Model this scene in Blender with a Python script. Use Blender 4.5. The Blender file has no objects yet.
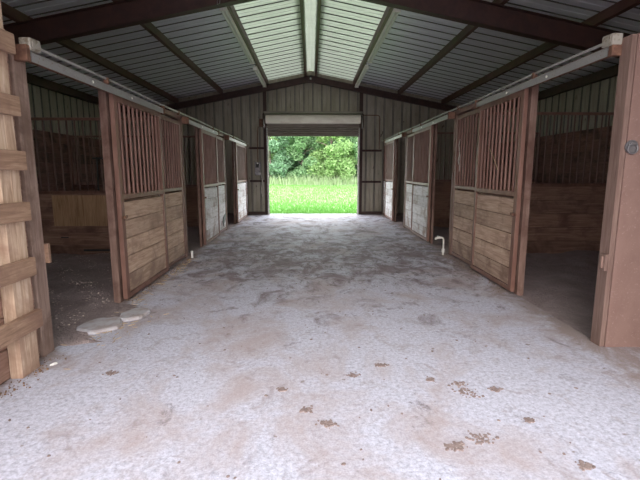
import bpy, bmesh, math, random
from mathutils import Vector, Matrix
random.seed(7)
sc = bpy.context.scene
COL = sc.collection
W = {}                                   # world base of every object

# ------------------------------------------------------------------ helpers
class MB:
    """collects boxes, tubes and prisms in world coordinates, then becomes one mesh object"""
    def __init__(s): s.v = []; s.f = []; s.sm = []
    def add(s, vs, fs, smooth=False):
        n = len(s.v); s.v += [Vector(v) for v in vs]
        s.f += [tuple(i + n for i in f) for f in fs]; s.sm += [smooth] * len(fs)
        return s
    def box(s, a, b, rot=None, jit=0.0):
        x0, x1 = sorted((a[0], b[0])); y0, y1 = sorted((a[1], b[1])); z0, z1 = sorted((a[2], b[2]))
        vs = [Vector(p) for p in ((x0,y0,z0),(x1,y0,z0),(x1,y1,z0),(x0,y1,z0),(x0,y0,z1),(x1,y0,z1),(x1,y1,z1),(x0,y1,z1))]
        if jit: vs = [v + Vector((random.uniform(-jit,jit), random.uniform(-jit,jit), random.uniform(-jit,jit))) for v in vs]
        if rot:
            c = sum(vs, Vector()) / 8
            vs = [c + rot @ (v - c) for v in vs]
        return s.add(vs, [(0,3,2,1),(4,5,6,7),(0,1,5,4),(1,2,6,5),(2,3,7,6),(3,0,4,7)])
    def tube(s, pts, r, n=10, caps=True):
        pts = [Vector(p) for p in pts]; rings = []
        for i, p in enumerate(pts):
            t = (pts[min(i+1, len(pts)-1)] - pts[max(i-1, 0)]).normalized()
            u = t.cross(Vector((0,0,1)))
            if u.length < 0.05: u = t.cross(Vector((0,1,0)))
            u.normalize(); w = t.cross(u)
            rr = r[i] if isinstance(r, (list, tuple)) else r
            rings.append([p + (u*math.cos(2*math.pi*k/n) + w*math.sin(2*math.pi*k/n)) * rr for k in range(n)])
        vs = [v for ring in rings for v in ring]
        fs = [(i*n+k, i*n+(k+1)%n, (i+1)*n+(k+1)%n, (i+1)*n+k) for i in range(len(pts)-1) for k in range(n)]
        s.add(vs, fs, True)
        if caps:
            s.add(rings[0], [tuple(reversed(range(n)))]); s.add(rings[-1], [tuple(range(n))])
        return s
    def sweep(s, prof, a, b, closed=True):
        """profile points moved from offset a to offset b"""
        a, b = Vector(a), Vector(b); n = len(prof)
        vs = [Vector(p)+a for p in prof] + [Vector(p)+b for p in prof]
        rng = range(n) if closed else range(n-1)
        fs = [(k, (k+1)%n, n+(k+1)%n, n+k) for k in rng]
        if closed: fs += [tuple(reversed(range(n))), tuple(range(n, 2*n))]
        return s.add(vs, fs)
    def build(s, name, mat, parent=None, bevel=0.0, loc=None):
        base = W[parent.name] if parent is not None else Vector(loc if loc is not None else (0,0,0))
        me = bpy.data.meshes.new(name)
        me.from_pydata([v - base for v in s.v], [], s.f)
        bm = bmesh.new(); bm.from_mesh(me); bmesh.ops.recalc_face_normals(bm, faces=bm.faces); bm.to_mesh(me); bm.free()
        me.polygons.foreach_set('use_smooth', s.sm[:len(me.polygons)])
        me.materials.append(mat)
        o = bpy.data.objects.new(name, me); COL.objects.link(o)
        if parent is not None: o.parent = parent
        else: o.location = base
        W[o.name] = base.copy()
        if bevel:
            m = o.modifiers.new('edge', 'BEVEL'); m.width = bevel; m.segments = 2; m.limit_method = 'ANGLE'
        return o

def box(a, b, **k): return MB().box(a, b, **k)
def tag(o, label, cat, group=None, kind=None):
    o['label'] = label; o['category'] = cat
    if group: o['group'] = group
    if kind: o['kind'] = kind
    return o
def thing(name, label, cat, loc=(0,0,0), group=None):
    o = bpy.data.objects.new(name, None); COL.objects.link(o); o.location = loc
    o.empty_display_size = .2
    W[o.name] = Vector(loc)
    return tag(o, label, cat, group, 'thing')
def struct(o): o['kind'] = 'structure'; return o
def copy_tree(o, delta, label=None, group=None, parent=None, swap=None):
    c = o.copy(); COL.objects.link(c)
    if parent is not None: c.parent = parent
    else: c.location = Vector(o.location) + Vector(delta)
    W[c.name] = W[o.name] + Vector(delta)
    if label: c['label'] = label
    if group: c['group'] = group
    if swap and c.type == 'MESH' and c.data.materials and c.data.materials[0] in swap:
        c.data = c.data.copy(); c.data.materials[0] = swap[o.data.materials[0]]
    for ch in [x for x in bpy.data.objects if x.parent == o]:
        copy_tree(ch, delta, None, None, c, swap)
    return c

# ------------------------------------------------------------------ materials
def mat(name):
    m = bpy.data.materials.new(name); m.use_nodes = True
    nt = m.node_tree; b = nt.nodes['Principled BSDF']
    return m, nt, b
def N(nt, t, **k):
    n = nt.nodes.new(t)
    for a, v in k.items():
        if a in n.inputs: n.inputs[a].default_value = v
        else: setattr(n, a, v)
    return n
def ramp(nt, fac, stops):
    r = nt.nodes.new('ShaderNodeValToRGB'); e = r.color_ramp.elements
    e[0].position, e[0].color = stops[0][0], (*stops[0][1], 1)
    e[1].position, e[1].color = stops[-1][0], (*stops[-1][1], 1)
    for p, c in stops[1:-1]:
        x = e.new(p); x.color = (*c, 1)
    nt.links.new(fac, r.inputs[0]); return r.outputs[0]
def mix(nt, fac, a, b, mode='MIX'):
    m = nt.nodes.new('ShaderNodeMix'); m.data_type = 'RGBA'; m.blend_type = mode
    for s, v in ((0, fac), (6, a), (7, b)):
        if hasattr(v, 'is_linked'): nt.links.new(v, m.inputs[s])
        elif s == 0: m.inputs[0].default_value = v
        else: m.inputs[s].default_value = (*v, 1)
    return m.outputs[2]
def noise(nt, vec, scale, detail=4, rough=.55, dist=0.0):
    n = N(nt, 'ShaderNodeTexNoise'); n.inputs['Scale'].default_value = scale
    n.inputs['Detail'].default_value = detail; n.inputs['Roughness'].default_value = rough
    n.inputs['Distortion'].default_value = dist
    if vec is not None: nt.links.new(vec, n.inputs['Vector'])
    return n.outputs['Fac']
def bump(nt, b, h, strength, dist=.01):
    u = N(nt, 'ShaderNodeBump'); u.inputs['Strength'].default_value = strength; u.inputs['Distance'].default_value = dist
    nt.links.new(h, u.inputs['Height']); nt.links.new(u.outputs[0], b.inputs['Normal'])
def coords(nt, scale=(1,1,1), island=False):
    tc = N(nt, 'ShaderNodeTexCoord'); mp = N(nt, 'ShaderNodeMapping'); mp.inputs['Scale'].default_value = scale
    v = tc.outputs['Object']
    if island:
        g = N(nt, 'ShaderNodeNewGeometry'); ml = N(nt, 'ShaderNodeMath', operation='MULTIPLY'); ml.inputs[1].default_value = 37.0
        nt.links.new(g.outputs['Random Per Island'], ml.inputs[0])
        ad = N(nt, 'ShaderNodeVectorMath', operation='ADD'); nt.links.new(v, ad.inputs[0]); nt.links.new(ml.outputs[0], ad.inputs[1])
        v = ad.outputs[0]
    nt.links.new(v, mp.inputs[0]); return mp.outputs[0]

def wood(name, dark, mid, light, axis='y', stain=None, rough=.8, var=.35):
    m, nt, b = mat(name)
    k = {'x': (1.2, 16, 16), 'y': (16, 1.2, 16), 'z': (16, 16, 1.2)}[axis]
    v = coords(nt, k, True)
    g = noise(nt, v, 2.0, 6, .62, .9)
    c = ramp(nt, g, [(.28, dark), (.5, mid), (.72, light)])
    v2 = coords(nt, (1,1,1), True)
    if stain:
        s = noise(nt, v2, 2.6, 5, .65, .4)
        sf = ramp(nt, s, [(.48, (0,0,0)), (.66, (1,1,1))])
        c = mix(nt, sf, c, stain)
    ge = N(nt, 'ShaderNodeNewGeometry')
    t = ramp(nt, ge.outputs['Random Per Island'], [(0, (1-var,)*3), (1, (1+var*.4,)*3)])
    c = mix(nt, 1.0, c, t, 'MULTIPLY')
    nt.links.new(c, b.inputs['Base Color']); b.inputs['Roughness'].default_value = rough
    bump(nt, b, g, .5, .006)
    return m

def paint(name, base, other, rough=.6, metal=0.0, sc1=6.0, streak=(1,1,1), edge=(.42,.62), fine=None, bmp=.15):
    m, nt, b = mat(name)
    v = coords(nt, streak)
    n1 = noise(nt, v, sc1, 6, .65, .3)
    f = ramp(nt, n1, [(edge[0], (0,0,0)), (edge[1], (1,1,1))])
    c = mix(nt, f, base, other)
    if fine:
        n2 = noise(nt, coords(nt), 60, 3)
        c = mix(nt, ramp(nt, n2, [(.6, (0,0,0)), (.72, (1,1,1))]), c, fine)
    nt.links.new(c, b.inputs['Base Color'])
    b.inputs['Roughness'].default_value = rough; b.inputs['Metallic'].default_value = metal
    bump(nt, b, n1, bmp, .004)
    return m

M = {}
M['steel'] = paint('red_oxide_steel', (.145,.066,.047), (.20,.10,.075), .55, 0, 9, (1,1,.3))
M['bar'] = paint('grill_bar_paint', (.175,.082,.062), (.23,.12,.095), .5, 0, 9, (1,1,.3))
M['post'] = wood('red_brown_post', (.14,.075,.056), (.23,.135,.105), (.33,.21,.17), 'z', (.12,.055,.04))
M['plank'] = wood('tan_stall_plank', (.30,.18,.12), (.52,.355,.255), (.66,.49,.37), 'y', (.30,.19,.14), var=.28)
M['plank_dirty'] = wood('mud_stained_plank', (.25,.15,.105), (.45,.305,.225), (.59,.435,.335), 'y', (.24,.145,.105), var=.28)
M['bleached'] = wood('sun_bleached_plank', (.50,.46,.44), (.71,.69,.70), (.84,.83,.86), 'y', (.33,.24,.2), var=.2)
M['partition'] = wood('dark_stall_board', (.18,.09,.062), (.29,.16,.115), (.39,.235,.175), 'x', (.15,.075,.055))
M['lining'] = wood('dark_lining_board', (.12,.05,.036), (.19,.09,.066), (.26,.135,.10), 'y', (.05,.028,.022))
M['ply'] = wood('pale_plywood', (.34,.18,.09), (.55,.33,.18), (.70,.46,.28), 'z')
M['rail'] = wood('pale_ladder_timber', (.33,.20,.13), (.54,.38,.27), (.70,.54,.42), 'z', (.34,.2,.14), var=.15)
M['rung'] = wood('ladder_rung_timber', (.20,.11,.07), (.36,.22,.145), (.50,.335,.23), 'y', (.25,.14,.1), var=.3)
M['wallboard'] = wood('reddish_wall_board', (.20,.10,.07), (.32,.185,.135), (.42,.27,.21), 'y', (.2,.1,.075))
M['post_pale'] = wood('weathered_brown_post', (.22,.135,.105), (.34,.225,.18), (.46,.33,.275), 'z', (.2,.12,.09))
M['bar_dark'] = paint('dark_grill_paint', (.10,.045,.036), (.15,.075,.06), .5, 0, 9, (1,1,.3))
M['panel'] = paint('brown_painted_plywood', (.20,.118,.098), (.15,.082,.066), .75, 0, 3.2, (1,1,.55), (.45,.75), (.25,.16,.14))
M['trimwood'] = wood('pale_edge_trim', (.15,.085,.068), (.22,.135,.11), (.31,.20,.165), 'z')
M['beam'] = paint('dark_red_rafter_paint', (.036,.013,.010), (.058,.022,.016), .6, 0, 5)
M['purlin'] = paint('brown_purlin_paint', (.070,.027,.019), (.105,.046,.033), .5, 0, 7, (1,.3,1))
M['track'] = paint('galvanized_track', (.31,.295,.29), (.21,.19,.18), .5, .25, 5, (1,.5,1), (.5,.75), (.2,.11,.08))
M['conduit'] = paint('grey_conduit', (.33,.31,.30), (.24,.22,.21), .5, .1, 8)
M['boxgrey'] = paint('weathered_grey_box', (.30,.27,.23), (.17,.13,.09), .7, 0, 22, (1,1,1), (.5,.62))
M['iron'] = paint('grey_iron', (.17,.16,.17), (.24,.22,.22), .45, .6, 20)
M['rust'] = paint('rusty_iron', (.13,.06,.04), (.22,.11,.07), .75, .2, 20)
M['white'] = paint('white_pipe', (.62,.60,.57), (.50,.47,.42), .45, 0, 12)
M['tube'] = paint('white_tube', (.80,.80,.76), (.70,.70,.66), .3, 0, 12)
M['fixture'] = paint('fixture_enamel', (.93,.91,.85), (.84,.80,.73), .45, 0, 9)
M['curtain'] = paint('door_curtain_slats', (.21,.175,.145), (.27,.23,.20), .55, .1, 6, (.3,1,1))
M['hood'] = paint('door_roll_enamel', (.86,.80,.70), (.74,.66,.57), .5, 0, 5, (.4,1,1))
M['guide'] = paint('pale_door_guide', (.60,.60,.55), (.45,.42,.38), .45, .3, 9)
M['dark'] = paint('black_plastic', (.02,.02,.02), (.035,.032,.03), .5, 0, 9)
M['pad'] = paint('dusty_broken_concrete', (.41,.39,.42), (.32,.27,.26), .85, 0, 7)
M['twine'] = paint('pale_twine', (.5,.46,.42), (.38,.33,.3), .9, 0, 30)
M['straw'] = paint('straw', (.48,.36,.22), (.33,.23,.14), .9, 0, 14)
M['chips'] = paint('bedding_chips', (.58,.48,.42), (.36,.28,.25), .9, 0, 5, edge=(.4,.6))
M['mud'] = paint('dried_mud', (.17,.125,.118), (.25,.19,.175), .95, 0, 30)
M['leaf_litter'] = paint('dry_leaf', (.20,.11,.06), (.13,.075,.05), .8, 0, 30)
M['bark'] = paint('bark', (.13,.10,.08), (.20,.165,.14), .95, 0, 6, (1,1,.2))

def siding_mat():
    m, nt, b = mat('cream_metal_siding')
    n1 = noise(nt, coords(nt, (1,1,.25)), 4, 6, .65, .5)
    c = mix(nt, ramp(nt, n1, [(.40,(0,0,0)),(.70,(1,1,1))]), (.34,.30,.24), (.235,.20,.15))
    n2 = noise(nt, coords(nt, (1,1,.5)), 9, 2)
    c = mix(nt, ramp(nt, n2, [(.70,(0,0,0)),(.74,(1,1,1))]), c, (.10,.07,.05))
    nt.links.new(c, b.inputs['Base Color']); b.inputs['Roughness'].default_value = .55
    return m
M['siding'] = siding_mat()
M['rib_shade'] = paint('dark_rib_shade', (.085,.08,.075), (.13,.12,.11), .8, 0, 8)  # shade of the rib grooves, put into a dark strip colour

def roof_mat():
    m, nt, b = mat('galvanized_roof_sheet')
    n1 = noise(nt, coords(nt, (.6,3,1)), 3, 5, .6)
    c = ramp(nt, n1, [(.3,(.72,.72,.78)),(.7,(.84,.84,.90))])
    nt.links.new(c, b.inputs['Base Color'])
    b.inputs['Metallic'].default_value = .35; b.inputs['Roughness'].default_value = .38
    return m
M['roof'] = roof_mat()
def skylight_mat():
    m, nt, b = mat('weathered_fibreglass')
    n1 = noise(nt, coords(nt, (.6,3,1)), 3, 5, .6)
    c = ramp(nt, n1, [(.3,(.50,.54,.50)),(.7,(.62,.66,.62))])
    nt.links.new(c, b.inputs['Base Color']); b.inputs['Roughness'].default_value = .4; b.inputs['Metallic'].default_value = .3
    tr = N(nt, 'ShaderNodeBsdfTranslucent'); tr.inputs[0].default_value = (.52,.535,.48,1)
    mx = N(nt, 'ShaderNodeMixShader'); mx.inputs[0].default_value = .50
    nt.links.new(b.outputs[0], mx.inputs[1]); nt.links.new(tr.outputs[0], mx.inputs[2])
    nt.links.new(mx.outputs[0], nt.nodes['Material Output'].inputs[0])
    return m
M['skylight'] = skylight_mat()

def concrete_mat():
    m, nt, b = mat('worn_dirty_concrete')
    v = coords(nt)
    sep = N(nt, 'ShaderNodeSeparateXYZ'); nt.links.new(v, sep.inputs[0])
    big = noise(nt, v, .55, 6, .62, .6)
    med = noise(nt, coords(nt, (1,.85,1)), 1.7, 8, .68, .7)
    swirl = noise(nt, coords(nt, (1,.75,1)), 2.6, 9, .72, .7)
    fine = noise(nt, v, 34, 6, .75)
    c = ramp(nt, fine, [(.34,(.31,.305,.36)),(.50,(.48,.475,.56)),(.70,(.65,.645,.745))])
    # pinkish dust film in broad swathes
    d = mix(nt, .5, big, med)
    c = mix(nt, ramp(nt, d, [(.47,(0,0,0)),(.58,(.8,.8,.8))]), c, (.385,.315,.315))
    wisp = noise(nt, coords(nt, (1,.8,1)), 4.5, 8, .74, 1.2)
    c = mix(nt, ramp(nt, wisp, [(.54,(0,0,0)),(.66,(.6,.6,.6))]), c, (.28,.225,.225))
    # swept brown-red soil, more of it through the middle of the aisle
    zone = N(nt, 'ShaderNodeMapRange'); zone.inputs['From Min'].default_value = 3.2; zone.inputs['From Max'].default_value = 6.5
    zone.inputs['To Min'].default_value = -.10; zone.inputs['To Max'].default_value = .06
    nt.links.new(sep.outputs['Y'], zone.inputs[0])
    far = N(nt, 'ShaderNodeMapRange'); far.inputs['From Min'].default_value = 8.0; far.inputs['From Max'].default_value = 11.5
    far.inputs['To Min'].default_value = 0; far.inputs['To Max'].default_value = -.085
    nt.links.new(sep.outputs['Y'], far.inputs[0])
    zs = N(nt, 'ShaderNodeMath', operation='ADD'); nt.links.new(zone.outputs[0], zs.inputs[0]); nt.links.new(far.outputs[0], zs.inputs[1])
    zone = zs
    sm = N(nt, 'ShaderNodeMath', operation='ADD'); nt.links.new(swirl, sm.inputs[0]); nt.links.new(zone.outputs[0], sm.inputs[1])
    c = mix(nt, ramp(nt, sm.outputs[0], [(.49,(0,0,0)),(.62,(.85,.85,.85))]), c, (.18,.135,.14))
    # soil along both stall fronts and edges
    ax = N(nt, 'ShaderNodeMath', operation='SUBTRACT'); ax.inputs[1].default_value = .16; nt.links.new(sep.outputs['X'], ax.inputs[0])
    ab = N(nt, 'ShaderNodeMath', operation='ABSOLUTE'); nt.links.new(ax.outputs[0], ab.inputs[0])
    ed = N(nt, 'ShaderNodeMapRange'); ed.inputs['From Min'].default_value = 1.75; ed.inputs['From Max'].default_value = 2.32
    ed.inputs['To Min'].default_value = -.28; ed.inputs['To Max'].default_value = .16
    nt.links.new(ab.outputs[0], ed.inputs[0])
    es = N(nt, 'ShaderNodeMath', operation='ADD'); nt.links.new(ed.outputs[0], es.inputs[0]); nt.links.new(med, es.inputs[1])
    c = mix(nt, ramp(nt, es.outputs[0], [(.50,(0,0,0)),(.64,(.85,.85,.85))]), c, (.28,.215,.195))
    # dark stains, mostly at the far end
    zf = N(nt, 'ShaderNodeMapRange'); zf.inputs['From Min'].default_value = 4.0; zf.inputs['From Max'].default_value = 11.0
    zf.inputs['To Min'].default_value = -.05; zf.inputs['To Max'].default_value = .06
    nt.links.new(sep.outputs['Y'], zf.inputs[0])
    st = noise(nt, coords(nt, (1,.7,1)), 1.9, 9, .74, .6)
    s2 = N(nt, 'ShaderNodeMath', operation='ADD'); nt.links.new(st, s2.inputs[0]); nt.links.new(zf.outputs[0], s2.inputs[1])
    c = mix(nt, ramp(nt, s2.outputs[0], [(.57,(0,0,0)),(.63,(.75,.75,.75))]), c, (.13,.10,.105))
    # small pits and specks
    pit = noise(nt, v, 11, 3, .5)
    c = mix(nt, ramp(nt, pit, [(.69,(0,0,0)),(.73,(.8,.8,.8))]), c, (.22,.165,.15))
    fl = noise(nt, coords(nt, (1,.6,1)), 8, 6, .8, .4)
    f2 = N(nt, 'ShaderNodeMath', operation='ADD'); nt.links.new(fl, f2.inputs[0]); nt.links.new(zone.outputs[0], f2.inputs[1])
    c = mix(nt, ramp(nt, f2.outputs[0], [(.57,(0,0,0)),(.64,(.75,.75,.75))]), c, (.12,.09,.095))
    grit = noise(nt, v, 90, 4, .8)
    c = mix(nt, 1.0, c, ramp(nt, grit, [(.3,(.72,.72,.72)),(.6,(1.05,1.05,1.05))]), 'MULTIPLY')
    nt.links.new(c, b.inputs['Base Color']); b.inputs['Roughness'].default_value = .72
    hs = N(nt, 'ShaderNodeMath', operation='ADD'); nt.links.new(fine, hs.inputs[0]); nt.links.new(swirl, hs.inputs[1])
    bump(nt, b, hs.outputs[0], .3, .010)
    return m
M['concrete'] = concrete_mat()

def soil_mat():
    m, nt, b = mat('stall_dirt')
    v = coords(nt)
    n1 = noise(nt, v, 2.2, 7, .65, .4); n2 = noise(nt, v, 26, 5, .7)
    c = ramp(nt, n1, [(.3,(.19,.145,.145)),(.7,(.34,.265,.26))])
    c = mix(nt, ramp(nt, n2, [(.55,(0,0,0)),(.75,(.8,.8,.8))]), c, (.42,.33,.30))
    nt.links.new(c, b.inputs['Base Color']); b.inputs['Roughness'].default_value = .95
    bump(nt, b, n2, .8, .03)
    return m
M['soil'] = soil_mat()

def field_mat():
    m, nt, b = mat('mown_field')
    n1 = noise(nt, coords(nt, (.25,1,1)), .9, 6, .6); n2 = noise(nt, coords(nt), 7, 4, .7)
    c = ramp(nt, n1, [(.3,(.10,.265,.05)),(.55,(.155,.34,.08)),(.75,(.22,.39,.12))])
    c = mix(nt, ramp(nt, n2, [(.5,(0,0,0)),(.75,(.6,.6,.6))]), c, (.24,.40,.12))
    nt.links.new(c, b.inputs['Base Color']); b.inputs['Roughness'].default_value = .9
    bump(nt, b, n2, .8, .05)
    return m
M['field'] = field_mat()

def leaf_mat(name, a, bcol, trans=.45):
    m, nt, b = mat(name)
    g = N(nt, 'ShaderNodeNewGeometry')
    c = ramp(nt, g.outputs['Random Per Island'], [(0, a), (1, bcol)])
    df = N(nt, 'ShaderNodeBsdfDiffuse'); tr = N(nt, 'ShaderNodeBsdfTranslucent'); mx = N(nt, 'ShaderNodeMixShader')
    mx.inputs[0].default_value = trans
    nt.links.new(c, df.inputs[0]); nt.links.new(c, tr.inputs[0])
    nt.links.new(df.outputs[0], mx.inputs[1]); nt.links.new(tr.outputs[0], mx.inputs[2])
    nt.links.new(mx.outputs[0], nt.nodes['Material Output'].inputs[0])
    return m
M['leafA'] = leaf_mat('bright_leaves', (.19,.34,.165), (.35,.52,.29))
M['leafB'] = leaf_mat('bluish_leaves', (.16,.29,.165), (.29,.44,.29))
M['leafC'] = leaf_mat('yellow_green_leaves', (.23,.38,.14), (.41,.56,.27))
M['blade'] = leaf_mat('grass_blades', (.12,.29,.06), (.19,.38,.105))
M['weed'] = leaf_mat('seeding_weeds', (.26,.38,.17), (.48,.54,.37))

# ------------------------------------------------------------------ dimensions (metres)
XL, XR = -2.15, 2.47            # stall fronts
XO = 6.1                        # outer walls
YB = 15.08                      # far gable wall
RIDGE = 4.80; SL = .20          # roof sheet underside: RIDGE - SL*|x|
def roofz(x): return RIDGE - SL*abs(x)

# ------------------------------------------------------------------ the shell
struct(box((XL-.02, -.3, -.15), (XR+.02, YB+.25, 0)).build('floor', M['concrete']))
# stall dirt: gently heaped sheets either side
def dirt(name, x0, x1, y0, y1, z):
    b = MB(); nx, ny = 26, 70
    vs = []
    for j in range(ny+1):
        for i in range(nx+1):
            x = x0+(x1-x0)*i/nx; y = y0+(y1-y0)*j/ny
            e = min(1, min(abs(x-XL), abs(x-XR))/.5)
            h = -.012 + e*(z + .03*math.sin(x*2.1+y*1.3)+.022*math.sin(x*5.3-y*4.1)+.012*math.sin(x*11+y*9.7))
            vs.append((x, y, h))
    fs = [(j*(nx+1)+i, j*(nx+1)+i+1, (j+1)*(nx+1)+i+1, (j+1)*(nx+1)+i) for j in range(ny) for i in range(nx)]
    b.add(vs, fs, True)
    return struct(b.build(name, M['soil']))
dirt('floor_left', -XO, XL-.02, .3, YB+.16, .045)
dirt('floor_right', XR+.02, XO, 3.47, YB+.16, .02)
struct(box((XR+.02, -.3, -.15), (XO+.3, 3.46, -.002)).build('floor_front', M['concrete']))
struct(box((-14, -14, -.20), (14, -.3, -.03)).build('ground_front', M['concrete']))

def ribbed(axis, u0, u1, pitch=.305, h=.055, flat=0.0, outward=1):
    """R-panel polyline (u, depth): flat pan with a trapezoid rib pushed outward and two small swages"""
    pts = []; u = u0
    while u < u1 - 1e-6:
        w = pitch
        for du, d in ((0,0),(.118,0),(.124,.3*h),(.136,.3*h),(.142,0),(.262,0),(.266,h),(.301,h),(.305,0)):
            x = u + du*w/.305
            if x <= u1: pts.append((x, d*outward))
        u += pitch
    if pts[-1][0] < u1 - 1e-4: pts.append((u1, 0))
    return pts

# far gable wall: ribbed sheet following the roof slope, with the door opening left clear
DX0, DX1, DZ = -1.50, 1.66, 3.0
def gable_piece(b, x0, x1, z0, top):
    pts = [p for p in ribbed('x', -XO-.2, XO+.2) if x0 <= p[0] <= x1]
    if not pts or pts[0][0] > x0: pts.insert(0, (x0, 0))
    if pts[-1][0] < x1: pts.append((x1, 0))
    n = len(pts); vs = []
    for x, d in pts: vs.append((x, YB+.10+d, z0))
    for x, d in pts: vs.append((x, YB+.10+d, top(x)))
    b.add(vs, [(i, i+1, n+i+1, n+i) for i in range(n-1)])
b = MB()
gable_piece(b, -XO-.2, DX0, 0, lambda x: roofz(x)+.045)
gable_piece(b, DX1, XO+.2, 0, lambda x: roofz(x)+.045)
gable_piece(b, DX0, DX1, 3.25, lambda x: roofz(x)+.045)
wb = struct(b.build('wall_back', M['siding']))
so = wb.modifiers.new('sheet', 'SOLIDIFY'); so.thickness = .004

# outer side walls: ribbed siding above, boards below
FYS = .30
def side_wall(name, x, s):
    b = MB(); y0 = FYS
    pts = ribbed('y', y0, YB+.1); n = len(pts)
    top = roofz(XO)+.02
    vs = [(x+s*(.06+d), y, 0) for y, d in pts] + [(x+s*(.06+d), y, top) for y, d in pts]
    b.add(vs, [(i, i+1, n+i+1, n+i) for i in range(n-1)])
    o = struct(b.build(name, M['siding']))
    so = o.modifiers.new('sheet', 'SOLIDIFY'); so.thickness = .004
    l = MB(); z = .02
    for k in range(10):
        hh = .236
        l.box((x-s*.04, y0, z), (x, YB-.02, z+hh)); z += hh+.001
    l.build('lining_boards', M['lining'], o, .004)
    return o
side_wall('wall_left', -XO, -1)
side_wall('wall_right', XO, 1)

# near gable wall around the open front doorway the photograph is taken from
FY = .30
b = MB()
def front_piece(b, x0, x1, z0):
    xs = [x0] + ([0] if x0 < 0 < x1 else []) + [x1]
    for a_, c_ in zip(xs, xs[1:]):
        b.add([(a_,FY,z0),(c_,FY,z0),(c_,FY,roofz(c_)-.01),(a_,FY,roofz(a_)-.01)], [(0,1,2,3)])
front_piece(b, -XO-.2, -2.2, 0); front_piece(b, 2.6, XO+.2, 0); front_piece(b, -2.2, 2.6, 3.4)
wf = struct(b.build('wall_near', M['siding'])); so = wf.modifiers.new('sheet', 'SOLIDIFY'); so.thickness = .02

# roof sheets, ribs run down the slope
def roof_sheet(s, xa, xb):
    b = MB(); pts = ribbed('y', .1, YB+.35, .365, .055); n = len(pts)
    vs = [(s*xa, y, roofz(xa)+d) for y, d in pts] + [(s*xb, y, roofz(xb)+d) for y, d in pts]
    b.add(vs, [(i, i+1, n+i+1, n+i) for i in range(n-1)])
    return b
rb = roof_sheet(-1, 1.45, XO+.35); r2 = roof_sheet(1, 1.45, XO+.35); rb.add(r2.v, r2.f)
ceil = struct(rb.build('ceiling', M['roof']))
so = ceil.modifiers.new('sheet', 'SOLIDIFY'); so.thickness = .003
for s in (-1, 1):
    k = roof_sheet(s, .12, 1.47).build('skylight_sheet', M['skylight'], ceil)
    k.modifiers.new('sheet', 'SOLIDIFY').thickness = .003
    k['label'] = 'greenish translucent sheets beside the ridge'
rc = MB().sweep([(-.30,0,RIDGE-.06+.045),(0,0,RIDGE+.05),(.30,0,RIDGE-.06+.045),(.30,0,RIDGE-.06+.05),(0,0,RIDGE+.055),(-.30,0,RIDGE-.06+.05)], (0,.1,0), (0,YB+.35,0))
rc.build('ridge_cap', M['skylight'], ceil)

# added dark strips along the roof ribs, standing in for groove shade
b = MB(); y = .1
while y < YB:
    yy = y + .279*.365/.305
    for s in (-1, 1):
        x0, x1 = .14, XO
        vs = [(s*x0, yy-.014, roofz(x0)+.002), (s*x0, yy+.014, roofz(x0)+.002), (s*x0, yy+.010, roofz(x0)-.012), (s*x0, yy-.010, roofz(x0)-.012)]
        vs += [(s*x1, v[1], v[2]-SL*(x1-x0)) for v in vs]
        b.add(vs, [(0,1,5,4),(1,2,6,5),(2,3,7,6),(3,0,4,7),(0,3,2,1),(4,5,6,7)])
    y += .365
b.build('rib_shade_strips', M['rib_shade'], ceil)
b = MB(); u = -XO-.2  # far wall: dark strips added at the rib edges as painted groove shade
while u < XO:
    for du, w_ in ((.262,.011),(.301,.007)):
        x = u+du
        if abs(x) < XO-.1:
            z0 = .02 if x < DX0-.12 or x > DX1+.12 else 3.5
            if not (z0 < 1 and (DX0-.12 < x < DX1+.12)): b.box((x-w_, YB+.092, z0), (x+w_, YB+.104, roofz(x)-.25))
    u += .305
b.build('rib_shade_strips', M['rib_shade'], wb)
for o_, s in ((bpy.data.objects['wall_left'], -1), (bpy.data.objects['wall_right'], 1)):  # side walls: the same added strips, painted shade along each rib
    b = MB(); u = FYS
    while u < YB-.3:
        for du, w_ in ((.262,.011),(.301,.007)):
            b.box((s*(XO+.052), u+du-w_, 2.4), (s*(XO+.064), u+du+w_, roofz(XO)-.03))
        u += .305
    b.build('rib_shade_strips', M['rib_shade'], o_)

# end wall girts, base angle and door-side columns
def girt(x0, x1, z, label):
    o = MB().sweep([(0,YB-.0,z-.035),(0,YB+.08,z-.035),(0,YB+.08,z+.035),(0,YB-.0,z+.035),(0,YB-.0,z+.02),(0,YB+.06,z+.02),(0,YB+.06,z-.02),(0,YB,z-.02)], (x0,0,0), (x1,0,0)).build('wall_girt', M['beam'])
    return tag(o, label, 'girt', 'girts on the far end wall', 'thing')
girt(-2.12, -1.61, 2.28, 'short upper dark girt left of the far doorway, over the switch box')
girt(-2.12, -1.61, 1.16, 'short lower dark girt left of the far doorway, under the switch box')
girt(1.77, 2.45, 2.20, 'short upper dark girt on the wall right of the far doorway')
girt(1.77, 2.45, 1.13, 'short lower dark girt on the wall right of the far doorway')
struct(box((-2.2, YB-.03, 0), (DX0-.11, YB+.1, .09)).build('baseboard_left', M['beam'], bevel=.004))
struct(box((DX1+.11, YB-.03, 0), (2.5, YB+.1, .09)).build('baseboard_right', M['beam'], bevel=.004))
def column(x, s, label):
    b = MB(); y0, y1 = YB-.05, YB+.09
    b.box((x-.055, y0, 0), (x+.055, y0+.012, roofz(x)-.30)).box((x-.055, y1-.012, 0), (x+.055, y1, roofz(x)-.30)).box((x-.006, y0, 0), (x+.006, y1, roofz(x)-.30))
    c = thing('steel_column', label, 'column', (x, YB, 0), 'columns beside the far doorway')
    b.build('shaft', M['beam'], c)
    box((x-.11, YB-.07, 0), (x+.11, YB+.09, .015)).build('base_plate', M['beam'], c)
    return c
column(DX0-.055, -1, 'dark red steel column at the left of the far doorway')
column(DX1+.055, 1, 'dark red steel column at the right of the far doorway')

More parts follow.
